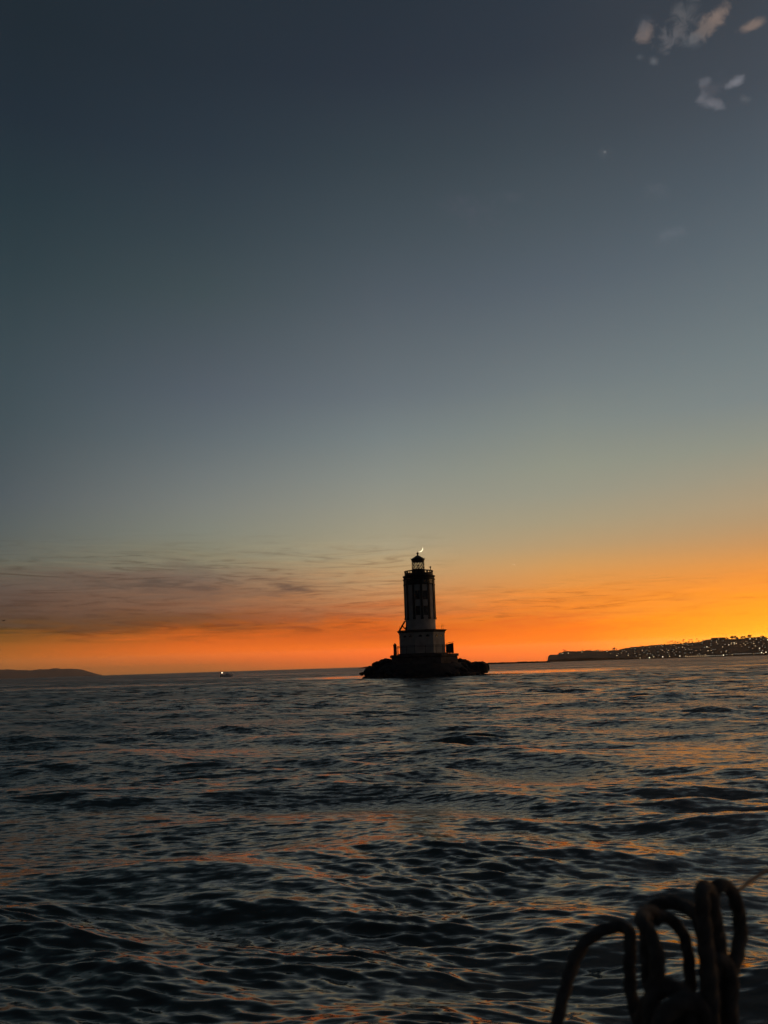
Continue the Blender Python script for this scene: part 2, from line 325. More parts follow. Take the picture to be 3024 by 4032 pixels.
tris = np.stack([np.full(nc, nr * nc), j2[0], j[0]], -1)[:, ::-1]
wm = bpy.data.meshes.new('water'); nq, ntr = len(quads), len(tris)
wm.vertices.add(len(co)); wm.vertices.foreach_set('co', co.ravel())
wm.loops.add(nq * 4 + ntr * 3); wm.loops.foreach_set('vertex_index', np.concatenate([quads.ravel(), tris.ravel()]).astype(np.int32))
wm.polygons.add(nq + ntr); wm.polygons.foreach_set('loop_start', np.concatenate([np.arange(nq) * 4, nq * 4 + np.arange(ntr) * 3]).astype(np.int32))
wm.polygons.foreach_set('use_smooth', np.ones(nq + ntr, bool)); wm.update(); wm.validate()
water = bpy.data.objects.new('water', wm); C.objects.link(water); tag(water, 'dark choppy sea with orange dusk reflections', None, kind='structure')
m = bpy.data.materials.new('sea_water'); m.use_nodes = True; t = m.node_tree; q = NB(t); b = t.nodes['Principled BSDF']
b.inputs['Base Color'].default_value = (.005, .013, .014, 1); b.inputs['IOR'].default_value = 1.85; b.inputs['Specular Tint'].default_value = (1., .86, .66, 1); b.inputs['Roughness'].default_value = .06
g = q.n('ShaderNodeNewGeometry'); s3 = q.n('ShaderNodeSeparateXYZ'); t.links.new(g.outputs['Position'], s3.inputs[0])
dist = q.m('SQRT', q.m('ADD', q.m('MULTIPLY', s3.outputs[0], s3.outputs[0]), q.m('MULTIPLY', s3.outputs[1], s3.outputs[1])))
mp = q.n('ShaderNodeMapping'); t.links.new(g.outputs['Position'], mp.inputs[0]); mp.inputs['Rotation'].default_value = (0, 0, radians(-8)); mp.inputs['Scale'].default_value = (.36, 1., 1.)
def slopes(scale, det, amp, off):          # a field of small random slopes
    x = q.n('ShaderNodeTexNoise'); t.links.new(mp.outputs[0], x.inputs['Vector']); x.inputs['Scale'].default_value = scale; x.inputs['Detail'].default_value = det; x.inputs['Roughness'].default_value = .6; x.inputs['Distortion'].default_value = .4
    c = q.n('ShaderNodeVectorMath', operation='SUBTRACT'); t.links.new(x.outputs['Color'], c.inputs[0]); c.inputs[1].default_value = (.5, .5, .5)
    k = q.n('ShaderNodeVectorMath', operation='MULTIPLY'); t.links.new(c.outputs[0], k.inputs[0]); k.inputs[1].default_value = (.5, 1.35, 0)
    z = q.n('ShaderNodeVectorMath', operation='SCALE'); t.links.new(k.outputs[0], z.inputs[0]); q.put(z.inputs['Scale'], amp); return z.outputs[0]
def vadd(a, b_):
    x = q.n('ShaderNodeVectorMath', operation='ADD'); t.links.new(a, x.inputs[0]); t.links.new(b_, x.inputs[1]); return x.outputs[0]
ex = q.m('DIVIDE', q.m('SUBTRACT', s3.outputs[0], 14.), 42.); ey = q.m('DIVIDE', q.m('SUBTRACT', s3.outputs[1], 186.), 34.)
lee = q.m('ADD', q.m('ADD', q.m('MULTIPLY', ex, ex), q.m('MULTIPLY', ey, ey)), q.m('MULTIPLY', q.noise(mp.outputs[0], .12, 3., .6, .5), 1.))
calm = q.ss(lee, 1., 1.8, .2, 1.)          # sheltered water in the lee of the islet
patch = q.noise(mp.outputs[0], .035, 3., .6, .6)
pk = q.m('MULTIPLY', q.ss(patch, .36, .6, .55, 1.15), calm)
N_ = vadd(g.outputs['Normal'], slopes(9., 1., q.m('MULTIPLY', q.ls(dist, 5., 50., .7, 1.3), pk), 0))
N_ = vadd(N_, slopes(23., 2., q.m('MULTIPLY', q.ss(dist, 6., 40., .42, .2), pk), 0))
N_ = vadd(N_, slopes(1.8, 2., q.m('MULTIPLY', q.ss(dist, 12., 80., 0., 2.2), calm), 0))
N_ = vadd(N_, slopes(.45, 3., q.m('MULTIPLY', q.ss(dist, 60., 220., 0., 2.), calm), 0))
N_ = vadd(N_, slopes(.09, 3., q.ss(dist, 250., 900., 0., .9), 0))
nn = q.n('ShaderNodeVectorMath', operation='NORMALIZE'); t.links.new(N_, nn.inputs[0]); t.links.new(nn.outputs[0], b.inputs['Normal'])
t.links.new(q.m('MULTIPLY', q.ls(q.m('LOGARITHM', dist, 10.), .8, 2.6, .13, .40), pk), b.inputs['Roughness']); wm.materials.append(m)

# ------------------------------------------------------------------ lighthouse island
Y0 = 160.0; K = Y0 / 155.0
def zz(z): return CAM_H + (z - CAM_H) * K
CX = 6.62 * K
LH = thing('lighthouse', 'white harbour lighthouse with black pilasters, standing on the rocky islet', 'lighthouse', (CX, Y0, 0))
def apex(a, r, z): return Vector((r * sin(a), -r * cos(a), z))     # local coordinates of the tower, a = 0 faces the camera
TO = radians(2.0) + atan2(CX, Y0)
# octagonal base
RB = 4.72 * K; O8 = radians(25.7) - atan2(CX, Y0) * 0
bm = nb(); lathe(bm, [(RB, zz(4.6)), (RB, zz(8.35)), (RB + .08, zz(8.36)), (RB + .08, zz(8.6))], 8, (.12, 0), O8)
bm.faces.new([v for v in bm.verts if abs(v.co.z - zz(8.6)) < 1e-4]); base = obj('base_block', bm, 'white', LH)
bm = nb(); lathe(bm, [(RB, zz(8.6) + .002), (RB + .22, zz(8.72)), (RB + .3, zz(8.9)), (RB + .45, zz(8.98)), (RB + .45, zz(9.1)), (0, zz(9.1))], 8, (.12, 0), O8); obj('base_cornice', bm, 'stone', LH)
# arched vents, two to each side of the octagon
for k in range(8):
    a = O8 + radians(22.5) + k * pi / 4
    for s in (-.72, .72):
        bm = nb(); n = Vector((sin(a), -cos(a), 0)); tg = Vector((cos(a), sin(a), 0)); ap = RB * cos(pi / 8) + .012
        c0 = Vector((.12, 0, 0)) + n * ap + tg * s; zc = zz(7.75); arc = []
        pts = [c0 + tg * .34 * cos(q_) + Vector((0, 0, zc + .34 * sin(q_))) for q_ in np.linspace(0, pi, 11)]
        tube(bm, pts, .06, 6); tube(bm, [c0 + tg * .3 + Vector((0, 0, zc)), c0 - tg * .3 + Vector((0, 0, zc))], .03, 5)
        v = [bm.verts.new(p - tg * 0 + n * .004 if False else c0 + tg * .28 * cos(q_) + Vector((0, 0, zc + .28 * sin(q_))) + n * .006) for q_ in np.linspace(0, pi, 11)]
        bm.faces.new(v); obj('vent_arch', bm, 'glassdark', base)
# drum
RT = 2.98 * K
bm = nb(); lathe(bm, [(RT + .04, zz(9.1)), (RT + .04, zz(9.35)), (RT, zz(9.4)), (RT, zz(19.3))], 96); drum = obj('tower_wall', bm, 'white', LH, True)
bm = nb(); lathe(bm, [(RT + .03, zz(18.05)), (RT + .05, zz(18.1)), (RT + .05, zz(18.25)), (RT + .03, zz(18.3))], 96); obj('string_course', bm, 'black', LH)
for k in range(12):
    a = TO + k * pi / 6
    bm = nb()
    for (r1, w0, z0, z1) in ((.17, .2, 11.25, 19.15), (.24, .27, 11.2, 11.6), (.24, .27, 18.0, 18.25)):
        box(bm, -w0, w0, -(RT + r1), -(RT - .1), zz(z0), zz(z1), Matrix.Rotation(a, 4, 'Z'))
    obj('pilaster', bm, 'black', LH)
def window(a, z0, z1, hw, rec=True, lit=False, parent=drum):
    R_ = Matrix.Rotation(a, 4, 'Z'); bm = nb(); r = RT
    for x0, x1, q0, q1 in ((-hw - .08, -hw, z0, z1), (hw, hw + .08, z0, z1), (-hw - .12, hw + .12, z1, z1 + .12), (-hw - .12, hw + .12, z0 - .12, z0), (-.03, .03, z0, z1), (-hw, hw, (z0 + z1) / 2 - .035, (z0 + z1) / 2 + .035)):
        box(bm, x0, x1, -(r + .09), -(r - .15), q0, q1, R_)
    f = obj('window', bm, 'black', LH)
    bm = nb(); box(bm, -hw, hw, -(r + .045), -(r - .1), z0, z1, R_); obj('pane', bm, 'glassdark' if not lit else 'sky_pane', f)
M['sky_pane'] = mat('pane_painted_sky', (.16, .17, .16), .12, spec=.5)  # sky light showing through the window, painted into the pane colour
for k in range(12):
    a = TO + (k + .5) * pi / 6
    window(a, zz(18.35), zz(19.1), .46, lit=(k == 1))
    if k in (0, 11, 3, 8):
        window(a, zz(15.2), zz(16.65), .33); window(a, zz(12.15), zz(13.65), .33)
bm = nb(); lathe(bm, [(RT + .12, zz(19.12)), (RT + .3, zz(19.2)), (RT + .3, zz(19.32)), (RT + .12, zz(19.4)), (RT + .15, zz(19.6)), (RT + .3, zz(19.78)), (RT + .3, zz(19.95)), (0, zz(19.98))], 96); obj('gallery_cornice', bm, 'black', LH)
RG = 2.82 * K
bm = nb()
lathe(bm, [(RG - .08, zz(19.99)), (RG + .06, zz(19.99)), (RG + .06, zz(20.45)), (RG - .08, zz(20.45)), (RG - .08, zz(19.99))], 72)
lathe(bm, [(RG - .1, zz(20.76)), (RG + .1, zz(20.76)), (RG + .14, zz(20.98)), (RG - .1, zz(20.98)), (RG - .1, zz(20.76))], 72)
obj('gallery_parapet', bm, 'black', LH)
for k in range(24):
    a = TO + k * pi / 12; bm = nb(); hw = .2 if k % 2 == 0 else .07
    box(bm, -hw, hw, -(RG + .05), -(RG - .07), zz(20.45), zz(20.76), Matrix.Rotation(a, 4, 'Z')); obj('baluster', bm, 'black', LH)
# lantern
RL = 1.25 * K; LX = -.06
bm = nb(); lathe(bm, [(RL + .12, zz(19.99)), (RL + .12, zz(21.1)), (RL + .2, zz(21.2)), (RL + .05, zz(21.36)), (0, zz(21.36))], 48, (LX, 0)); obj('lantern_wall', bm, 'black', LH, False)
bm = nb(); nl = 14
for s in (1, -1):
    for k in range(nl):
        p = [apex(2 * pi * (k + s * u * 2.2) / nl, RL, zz(21.36) + (zz(22.95) - zz(21.36)) * u) + Vector((LX, 0, 0)) for u in np.linspace(0, 1, 7)]
        tube(bm, p, .042, 4)
obj('lattice_bars', bm, 'black', LH)
for k in range(4):
    bm = nb(); a = radians(50) + k * pi / 2; tube(bm, [apex(a, RL, zz(21.36)) + Vector((LX, 0, 0)), apex(a, RL, zz(22.95)) + Vector((LX, 0, 0))], .05, 6); obj('lantern_post', bm, 'black', LH)
bm = nb(); lathe(bm, [(RL - .035, zz(21.362)), (RL - .035, zz(22.94))], 40, (LX, 0)); obj('lantern_glass', bm, 'glass', LH, True)
bm = nb(); lathe(bm, [(.09, zz(21.36)), (.07, zz(21.9)), (.16, zz(21.95)), (.2, zz(22.1)), (.16, zz(22.25)), (.05, zz(22.3)), (0, zz(22.3))], 16, (LX, 0)); obj('lamp_lens', bm, 'iron', LH)
bm = nb(); lathe(bm, [(RL - .05, zz(22.86)), (RL + .03, zz(22.86)), (RL + .05, zz(23.2)), (RL + .17, zz(23.28)), (RL + .17, zz(23.45)), (RL + .08, zz(23.48)), (.75 * K, zz(23.86)), (.36 * K, zz(24.12)), (.17, zz(24.2)), (.13, zz(24.42)), (0, zz(24.42))], 32, (LX, 0))
rf = obj('lantern_roof', bm, 'black', LH)
bm = nb(); lathe(bm, [(0, zz(24.36)), (.13, zz(24.38)), (.21, zz(24.46)), (.25, zz(24.6)), (.2, zz(24.74)), (.08, zz(24.83)), (.02, zz(24.86)), (.018, zz(25.15)), (0, zz(25.15))], 16, (LX, 0)); obj('ball_finial', bm, 'black', rf)
for k in range(12):
    bm = nb(); a = k * pi / 6 + .2; tube(bm, [apex(a, RL + .12, zz(23.4)) + Vector((LX, 0, 0)), apex(a, RL + .2, zz(23.6)) + Vector((LX, 0, 0)), apex(a, RL + .3, zz(23.58)) + Vector((LX, 0, 0))], .025, 4); obj('eave_hook', bm, 'black', rf)
# fog signal on the gallery and short rods on the parapet
fx = (8.95 - 6.62) * K
fs = thing('fog_signal', 'small dark horn on a post, on the gallery right of the lantern', 'horn', (CX + fx, Y0 - 1.45, zz(20.96) - .02))
bm = nb(); lathe(bm, [(.11, 0), (.11, .05), (.085, .08), (.085, .5)], 12); obj('post', bm, 'iron', fs)
bm = nb(); lathe(bm, [(.085, .5), (.24, .62), (.24, .68), (.12, .72), (.1, .82), (0, .84)], 14); obj('horn_head', bm, 'iron', fs)

# crane on the base roof, left
cr = thing('davit_crane', 'dark slanting davit crane on the left edge of the lighthouse base roof', 'crane', (CX - 3.35 * K, Y0 - .9, zz(9.1)))
bm = nb(); d = [Vector((-1.0, 0, .0)), Vector((.2, 0, 1.95))]; w0 = .14
tube(bm, d, .17, 4); obj('boom', bm, 'iron', cr)
bm = nb(); tube(bm, [(-.35, 0, 1.02), (.5, 0, .02)], .12, 4); obj('brace', bm, 'iron', cr)
bm = nb(); lathe(bm, [(.22, 0), (.22, .7), (.1, .8), (.1, 1.2), (0, 1.25)], 12, (.45, .1)); obj('winch_post', bm, 'iron', cr)
bm = nb(); tube(bm, [(.2, 0, 1.95), (.38, 0, 1.9)], .09, 6); obj('boom_head', bm, 'iron', cr)
# antenna rods on the base roof
def rod_at(px, py_top, zb, Yd, label):
    p = at(px, py_top, Yd); bm = nb(); zb_ = zb; tube(bm, [(0, 0, 0), (0, 0, p.z - zb_)], .035, 6); lathe(bm, [(.1, 0), (.1, .05), (.04, .07)], 8)
    o = obj('antenna_rod', bm, 'iron'); o.location = (p.x, Yd, zb_); return tag(o, label, 'antenna', 'thin rods on the lighthouse base roof')
S = lambda x, y: (1350 + x / 2.633, 2080 + y / 2.633)
rod_at(*S(1023, 998), zz(9.1), Y0 - .6, 'thin upright rod on right end of the base roof, inner one of the pair')
rod_at(*S(1037, 994), zz(9.1), Y0 - .6, 'thin upright rod on right end of the base roof, outermost of the pair')
rod_at(*S(588, 1018), zz(9.1), Y0 - .6, 'short thin rod on the left end of the base roof, left of the crane')

# plinth and its slab
RP = 6.9 * K; PXO = (7.0 - 6.62) * K; OP = radians(22.5 + 3)
pl = thing('pier_plinth', 'dark stained concrete pier under the lighthouse, with an overhanging deck slab', 'pier', (CX + PXO, Y0, 0))
bm = nb(); lathe(bm, [(RP, -.5), (RP - .05, zz(3.8))], 8, (0, 0), OP); obj('pier_wall', bm, 'stone', pl)
bm = nb(); lathe(bm, [(RP - .2, zz(3.8) + .002), (RP + .1, zz(3.9)), (RP + .22, zz(3.98)), (RP + .22, zz(4.38)), (0, zz(4.38))], 8, (0, 0), OP); obj('deck_slab', bm, 'stone', pl)
bm = nb(); lathe(bm, [(RB + .55, zz(4.384)), (RB + .55, zz(4.6)), (0, zz(4.6))], 8, (-PXO + .12, 0), O8); obj('step_course', bm, 'stone', pl)
# deck railing around the slab
rl = thing('deck_railing', 'thin pipe railing round the deck of the pier, in front of the white base', 'railing', (CX + PXO - .15, Y0, zz(4.38)))
def octp(R_, a0, n, z): return [Vector((R_ * sin(a0 + 2 * pi * i / n), -R_ * cos(a0 + 2 * pi * i / n), z)) for i in range(n + 1)]
RRr = RP - 1.55
for h in (1.75, 1.5):
    bm = nb(); P_ = octp(RRr, OP, 8, h)
    for a, b_ in zip(P_, P_[1:]): tube(bm, [a, b_], .035, 6)
    obj('rail', bm, 'iron', rl)
for i in range(16):
    P_ = octp(RRr, OP, 8, 0); p = P_[i // 2] if i % 2 == 0 else (P_[i // 2] + P_[i // 2 + 1]) / 2
    bm = nb(); tube(bm, [p, p + Vector((0, 0, 1.8))], .045, 6); obj('post', bm, 'iron', rl)
# tall narrow locker on the left
p = at(*S(543, 1308), Y0 - .5)
hu = thing('utility_cabinet', 'narrow upright dark cabinet with pointed cap at the left end of the pier deck', 'cabinet', (p.x, Y0 - .5, zz(4.38)))
bm = nb(); box(bm, -.33, .33, -.35, .35, .0, 1.95); obj('body', bm, 'iron', hu)
bm = nb(); lathe(bm, [(.56, 1.952), (.5, 2.05), (.22, 2.3), (.12, 2.36), (.1, 2.5), (0, 2.52)], 4, (0, 0), pi / 4); obj('cap', bm, 'iron', hu)
bm = nb(); box(bm, -.24, .24, -.375, -.352, .15, 1.7); obj('door', bm, 'black', hu)
bm = nb(); tube(bm, [(-.3, -.1, 2.0), (-.42, -.1, 2.2)], .025, 5); tube(bm, [(-.38, -.1, 1.75), (-.38, -.1, 2.12)], .02, 5); obj('bracket', bm, 'iron', hu)
# lean-to shed on the right
p = at(*S(1110, 1290), Y0 - .5)
sh = thing('equipment_shed', 'dark lean-to shed with a sloping roof at the right end of the pier deck', 'shed', (p.x, Y0 - .5, zz(4.38)))
bm = nb(); hw = .72 * K
v = [bm.verts.new(c) for c in ((-hw, -.8, .12), (hw, -.8, .12), (hw, .8, .12), (-hw, .8, .12), (-hw, -.8, 1.85), (hw, -.8, 2.15), (hw, .8, 2.15), (-hw, .8, 1.85))]
for f in ((0, 3, 2, 1), (4, 5, 6, 7), (0, 1, 5, 4), (1, 2, 6, 5), (2, 3, 7, 6), (3, 0, 4, 7)): bm.faces.new([v[i] for i in f])
for x in (-.6, 0, .6): box(bm, x - .06, x + .06, -.7, .7, 0, .12)
obj('body', bm, 'iron', sh)
bm = nb(); vv = [(-hw - .05, 1.86), (-.2, 2.16), (hw + .14, 2.3)]
for (x0, z0), (x1, z1) in zip(vv, vv[1:]):
    c8 = [bm.verts.new(c) for c in ((x0, -.95, z0), (x1, -.95, z1), (x1, .95, z1), (x0, .95, z0), (x0, -.95, z0 + .08), (x1, -.95, z1 + .08), (x1, .95, z1 + .08), (x0, .95, z0 + .08))]
    for f in ((0, 3, 2, 1), (4, 5, 6, 7), (0, 1, 5, 4), (1, 2, 6, 5), (2, 3, 7, 6), (3, 0, 4, 7)): bm.faces.new([c8[i] for i in f])
obj('roof', bm, 'iron', sh)
bm = nb(); box(bm, -.35, .35, -.83, -.802, .2, 1.7); obj('door', bm, 'black', sh)

# rocks
def boulder(bm, c, s, seed, sub=3, flat=.75):
    g = np.random.default_rng(seed); pl_ = [Vector(g.normal(size=3)).normalized() for _ in range(14)]; of = g.uniform(.62, .95, 14)
    b2 = bmesh.ops.create_icosphere(bm, subdivisions=sub, radius=1); R_ = Matrix.Rotation(g.uniform(0, 6.3), 3, 'Z')
    ph = g.uniform(0, 6, 3)
    for v in b2['verts']:
        d = v.co.normalized(); r = 1.
        for n, o in zip(pl_, of):
            k = d.dot(n)
            if k > .05: r = min(r, o / k)
        r *= 1 + .11 * sin(7 * d.x + ph[0]) * sin(8 * d.y + ph[1]) + .03 * sin(17 * d.z + ph[2]) * sin(15 * d.x)
        v.co = Vector(c) + R_ @ Vector((d.x * r * s[0], d.y * r * s[1], d.z * r * s[2] * flat))
# outline of the mound: half-width profile measured along x
prof = [(-5.5, .25), (-5.0, .9), (-4.2, 1.8), (-2.8, 2.75), (-1.6, 3.2), (-.6, 3.65), (.3, 3.4), (1, 3.1), (13., 3.0), (13.9, 3.15), (14.8, 3.1), (15.6, 2.5), (16.3, 1.9), (17.5, 1.9), (18.4, 1.2), (19.1, .4)]
px_, pz_ = [a for a, b in prof], [b for a, b in prof]
bm = nb(); n = 0
for q_ in range(900):
    th = rng.uniform(0, 2 * pi); rad = sqrt(rng.uniform(.0, 1.)); x = 6.9 + rad * 12.0 * cos(th); y = rad * 10.2 * sin(th)
    hmax = np.interp(x, px_, pz_) * (1 - max(0, (rad - .45) / .55) ** 1.2 * .92) * (1 if abs(y) < 9 else .7)
    if rad < .35: continue
    s = rng.uniform(.35, .85); z = hmax - s * .55 + rng.uniform(-.25, .3)
    if z < -.5: z = -.3
    boulder(bm, (x * K, y * 1., z * K), (s * rng.uniform(1, 1.5), s, s), int(rng.integers(1e6)), 2)
lathe(bm, [(7.8, 2.6), (9.3, 1.2), (10.4, -.6)], 40, (7. * K, 0))
o = obj('rocky_islet', bm, 'rock'); o.location = (0, Y0, 0); tag(o, 'dark mound of piled riprap rock carrying the lighthouse', None, kind='structure')
def big(c, s, seed, label):
    bm = nb(); boulder(bm, (0, 0, 0), s, seed, 4); o = obj('boulder', bm, 'rock'); o.location = c; return tag(o, label, 'boulder', 'boulders of the islet standing out at its ends')
for sx, sy, dy, s, sd, lb in [
    (1405, 1460, -1.5, (2.5, 2.2, 2.0), 5, 'large rounded dark boulder at the right foot of the lighthouse islet, touching the water'),
    (1235, 1410, 0, (2.2, 2., 1.7), 8, 'humped dark boulder just right of the pier under the lighthouse'),
    (455, 1405, 0, (1.9, 1.8, 1.4), 12, 'highest dark boulder left of the pier under the lighthouse'),
    (365, 1420, -.5, (1.3, 1.4, 1.2), 21, 'dark boulder lower on the left slope of the islet'),
    (292, 1490, -2, (1.6, 1.5, 1.5), 22, 'dark boulder at the waterline on the left end of the islet'),
    (200, 1508, -3, (.62, .6, .55), 23, 'small low rock in the water, leftmost of the islet')]:
    p = at(*S(sx, sy), Y0 + dy); big((p.x, Y0 + dy, p.z), s, sd, lb)
bm = nb()
for i_ in range(26):
    u = i_ / 25; boulder(bm, (u * 7.5, .3 * sin(i_ * 2.1), -.02), (.5, .45, .32 * (1 - .6 * u) + .05), 300 + i_, 2)
p = at(*S(1480, 1500), Y0 - 4); o = obj('rock_ledge', bm, 'rock'); o.location = (p.x, Y0 - 2, .0); tag(o, 'low awash ledge of rock reaching right from the islet', 'rock')

# far breakwater at the horizon
bm = nb(); x0 = at(1413, 2612, 1500).x; x1 = at(2165, 2605, 1500).x
xs = np.arange(x0, x1, 5.); 
prev = None
for i_, x in enumerate(xs):
    h = 3.0 + rng.uniform(-.5, .7) + (1.3 if x < x0 + 38 else 0); e = min(1, (i_ + 1) / 5); h *= e
    ring = [bm.verts.new(c) for c in ((x, -8, -.5), (x, -3, h * .8), (x, 0, h), (x, 3, h * .8), (x, 8, -.5))]
    if prev:
        for a in range(4): bm.faces.new((prev[a], prev[a + 1], ring[a + 1], ring[a]))
    prev = ring
o = obj('breakwater', bm, 'rock'); o.location = (0, 1500, 0); tag(o, 'long low dark rock breakwater on the horizon behind the islet', 'breakwater')

# ------------------------------------------------------------------ headland with its town
D0 = 2500.0
S4 = lambda x, y: (2100 + x / 1.7955, 2420 + y / 1.7955)
hp = [(98, 328), (104, 294), (120, 286), (170, 284), (200, 268), (215, 260), (300, 264), (400, 256), (470, 260), (560, 250), (600, 250), (640, 238), (700, 230), (860, 214), (1000, 208), (1100, 200), (1180, 190), (1230, 176), (1300, 172), (1400, 172), (1530, 165), (1659, 166)]
hz = []
for x, y in hp:
    a, e = azel(*S4(x, y)); hz.append((a, e))
hz += [(radians(30), radians(1.35)), (radians(38), radians(1.7)), (radians(50), radians(1.5)), (radians(60), radians(.4)), (radians(62), 0)]
ha, he = [q_[0] for q_ in hz], [q_[1] for q_ in hz]
def ndet(a, r): return (sin(a * 311 + r * .011) * .5 + sin(a * 137 - r * .023 + 2) * .5 + sin(a * 701 + r * .05) * .3)
def hheight(a, r):
    u = (r - D0) / 420.
    if a < ha[0]: return -2
    top = tan(np.interp(a, ha, he)) * (D0 + 420) + CAM_H
    edge = min(1, (a - ha[0]) / .0012)
    s = max(0., min(1., u)); sh = s ** .8 if s < 1 else 1
    if u > 1: sh = max(0, 1 - (u - 1) * .8)
    # left part is a cliff, right part slopes gently to the shore
    cl = 1 - min(1, max(0, (a - radians(15)) / radians(3)))
    sh2 = min(1, .25 * (s > 0) + s * 1.1) if u <= 1 else sh
    k = sh * (1 - cl) + min(1, max(sh2, sh)) * cl
    return top * k * edge * (1 + .035 * ndet(a, r) * (1 if s < .95 else .3)) - (1.5 if u <= 0 else 0)
def hillmesh(name, fn, azs, rs, m, label):
    me = bpy.data.meshes.new(name); V = []; Fc = []
    for r in rs:
        for a in azs: V.append((r * sin(a), r * cos(a), fn(a, r)))
    n_ = len(azs)
    for i_ in range(len(rs) - 1):
        for j_ in range(n_ - 1): k_ = i_ * n_ + j_; Fc.append((k_, k_ + 1, k_ + n_ + 1, k_ + n_))
    me.from_pydata(V, [], Fc); me.materials.append(M[m]); o = bpy.data.objects.new(name, me); C.objects.link(o); return tag(o, label, None, kind='structure')
azs = np.concatenate([[ha[0] - .0005], np.arange(ha[0], radians(28), .0011), np.arange(radians(28), radians(62), .006)])
rs = [D0 - 5, D0, D0 + 8] + list(np.arange(D0 + 30, D0 + 1000, 28))
hillmesh('hills', hheight, azs, rs, 'hill', 'dark headland rising to the right edge, dotted with town lights')
def on_hill(px, py):
    a, e = azel(px, py); r = D0 + 6
    best = None
    while r < D0 + 420:
        if (hheight(a, r) - CAM_H) / r >= tan(e): break
        r += 6
    return a, r
# left: long distant hills
fh = [(0, 534), (60, 536), (150, 538), (230, 533), (265, 527), (300, 532), (360, 533), (400, 541), (425, 550), (450, 560), (480, 566)]
fz = [azel(x / 1.185, 2180 + y / 1.185) for x, y in fh]; fa, fe = [q_[0] for q_ in fz], [max(0, q_[1]) for q_ in fz]
fa = [radians(-60), radians(-45), radians(-34)] + fa; fe = [radians(.1), radians(.5), radians(.75)] + fe
DF = 13000.
def fheight(a, r):
    u = (r - DF) / 900; s = max(0, min(1, u)); s = s if u <= 1 else max(0, 1 - (u - 1) * .7)
    return tan(np.interp(a, fa, fe) * .9) * (DF + 900) * s * (1 + .05 * ndet(a * 1.3, r * .3)) + (1.5 if u > 0 else -3)
hillmesh('hills', fheight, np.concatenate([np.arange(radians(-60), radians(-28), .008), np.arange(radians(-28), fa[-1], .0012)]), [DF - 10, DF + 5] + list(np.arange(DF + 60, DF + 1900, 90)), 'farhill', 'low hazy distant hills at the left end of the horizon')

def house(litm):
    h = thing('hillside_house', None, 'house')
    bm = nb(); box(bm, -5, 5, -3.5, 3.5, -3, 3.2); obj('wall', bm, 'house', h)
    bm = nb(); P_ = [(-5.6, -4.1, 3.202), (5.6, -4.1, 3.202), (5.6, 4.1, 3.202), (-5.6, 4.1, 3.202), (-2.5, 0, 5.2), (2.5, 0, 5.2)]; v = [bm.verts.new(c) for c in P_]
    for f in ((0, 1, 5, 4), (1, 2, 5), (2, 3, 4, 5), (3, 0, 4), (3, 2, 1, 0)): bm.faces.new([v[i] for i in f])
    obj('roof', bm, 'roof', h)
    bm = nb(); box(bm, -1.4, 1.4, -3.56, -3.4, .5, 2.5); obj('window', bm, litm, h)
    return h
protos = {}
def put_house(x, y, kind, zone, sc=1.):
    a, r = on_hill(x, y)
    if kind not in protos: o = protos[kind] = house(kind)
    else: o = copy_tree(protos[kind])
    o.location = (r * sin(a), r * cos(a) - 4, hheight(a, r) + .6); o.rotation_euler.z = -a + random.uniform(-.3, .3)
    o.scale = (sc * random.uniform(.7, 1.15), sc, sc * random.uniform(.8, 1.1))
    kl = {'warm': 'warm bright', 'white_lamp': 'brilliant white', 'dim': 'dull orange', 'dimmer': 'very faint'}[kind]
    zl = {'shore': 'near the shoreline of the dark headland', 'slope': 'midway up the dark headland slope', 'ridge': 'high up close to the ridge of the dark headland'}[zone]
    o['label'] = f'tiny house with {kl} window {zl}'; o['group'] = f'houses with {kl} windows, {zl}'
S8 = lambda x, y: (2600 + x / 3.913, 2460 + y / 3.913)
L8 = [(28,402,1),(70,422,1),(123,404,1),(190,396,1),(128,465,1),(140,497,1),(30,510,2),(250,473,2),(300,496,2),(367,497,1),(385,495,1),(431,495,2),(428,385,2),(478,388,0),(338,310,1),(335,350,2),(335,356,1),(372,366,0),
 (640,275,1),(758,289,2),(853,277,1),(890,229,1),(697,342,1),(710,352,2),(722,345,1),(742,362,0),(798,380,2),(783,408,1),(790,436,2),(795,430,2),(728,414,1),(612,400,0),(545,410,0),(620,478,2),(643,478,1),(690,474,1),(568,482,1),(600,496,2),(640,494,2),(680,492,1),
 (955,352,1),(1046,320,2),(1014,315,0),(1090,308,1),(1095,290,1),(1128,292,2),(1135,308,1),(1165,300,1),(1160,288,0),(1229,314,0),(1276,295,1),(1298,320,1),(1248,342,0),(1002,400,2),(1006,430,1),(905,470,1),(930,468,1),(958,484,2),(1070,462,0),(1100,470,1),(1140,458,1),(1222,460,0),(1248,458,1),(1330,270,0),
 (1174,219,2),(1370,229,2),(1430,297,1),(1441,334,2),(1457,338,1),(1518,375,2),(1538,390,1),(1410,375,0),(1475,233,1),(1540,210,1),(1640,244,2),(1620,342,1),(1585,296,0),(1547,446,2),(1580,460,1),(1622,438,2),(1374,450,1),(1398,458,0),(1430,458,0),(1310,272,0),(1430,270,0),(15,325,1),(425,328,0),(240,375,0),(235,352,0),(165,322,0),(205,325,0)]
L4 = [(190,278,1),(207,279,1),(198,281,1),(246,277,1),(316,266,0),(341,268,1),(350,270,0),(430,262,0),(452,257,1),(520,265,1),(590,294,1),(652,258,1),(655,266,0),(670,293,1),(712,246,1),(714,262,0),(725,290,0),(752,312,1),(766,257,1),(770,262,0),(800,289,0),(804,272,1),(818,236,1),(815,262,0),(821,311,2),(850,303,1),(860,232,0),(910,257,1),(912,305,1),(925,268,0),(940,247,0),(690,245,0),(620,275,0),(545,280,0),(880,285,0),(870,262,0)]
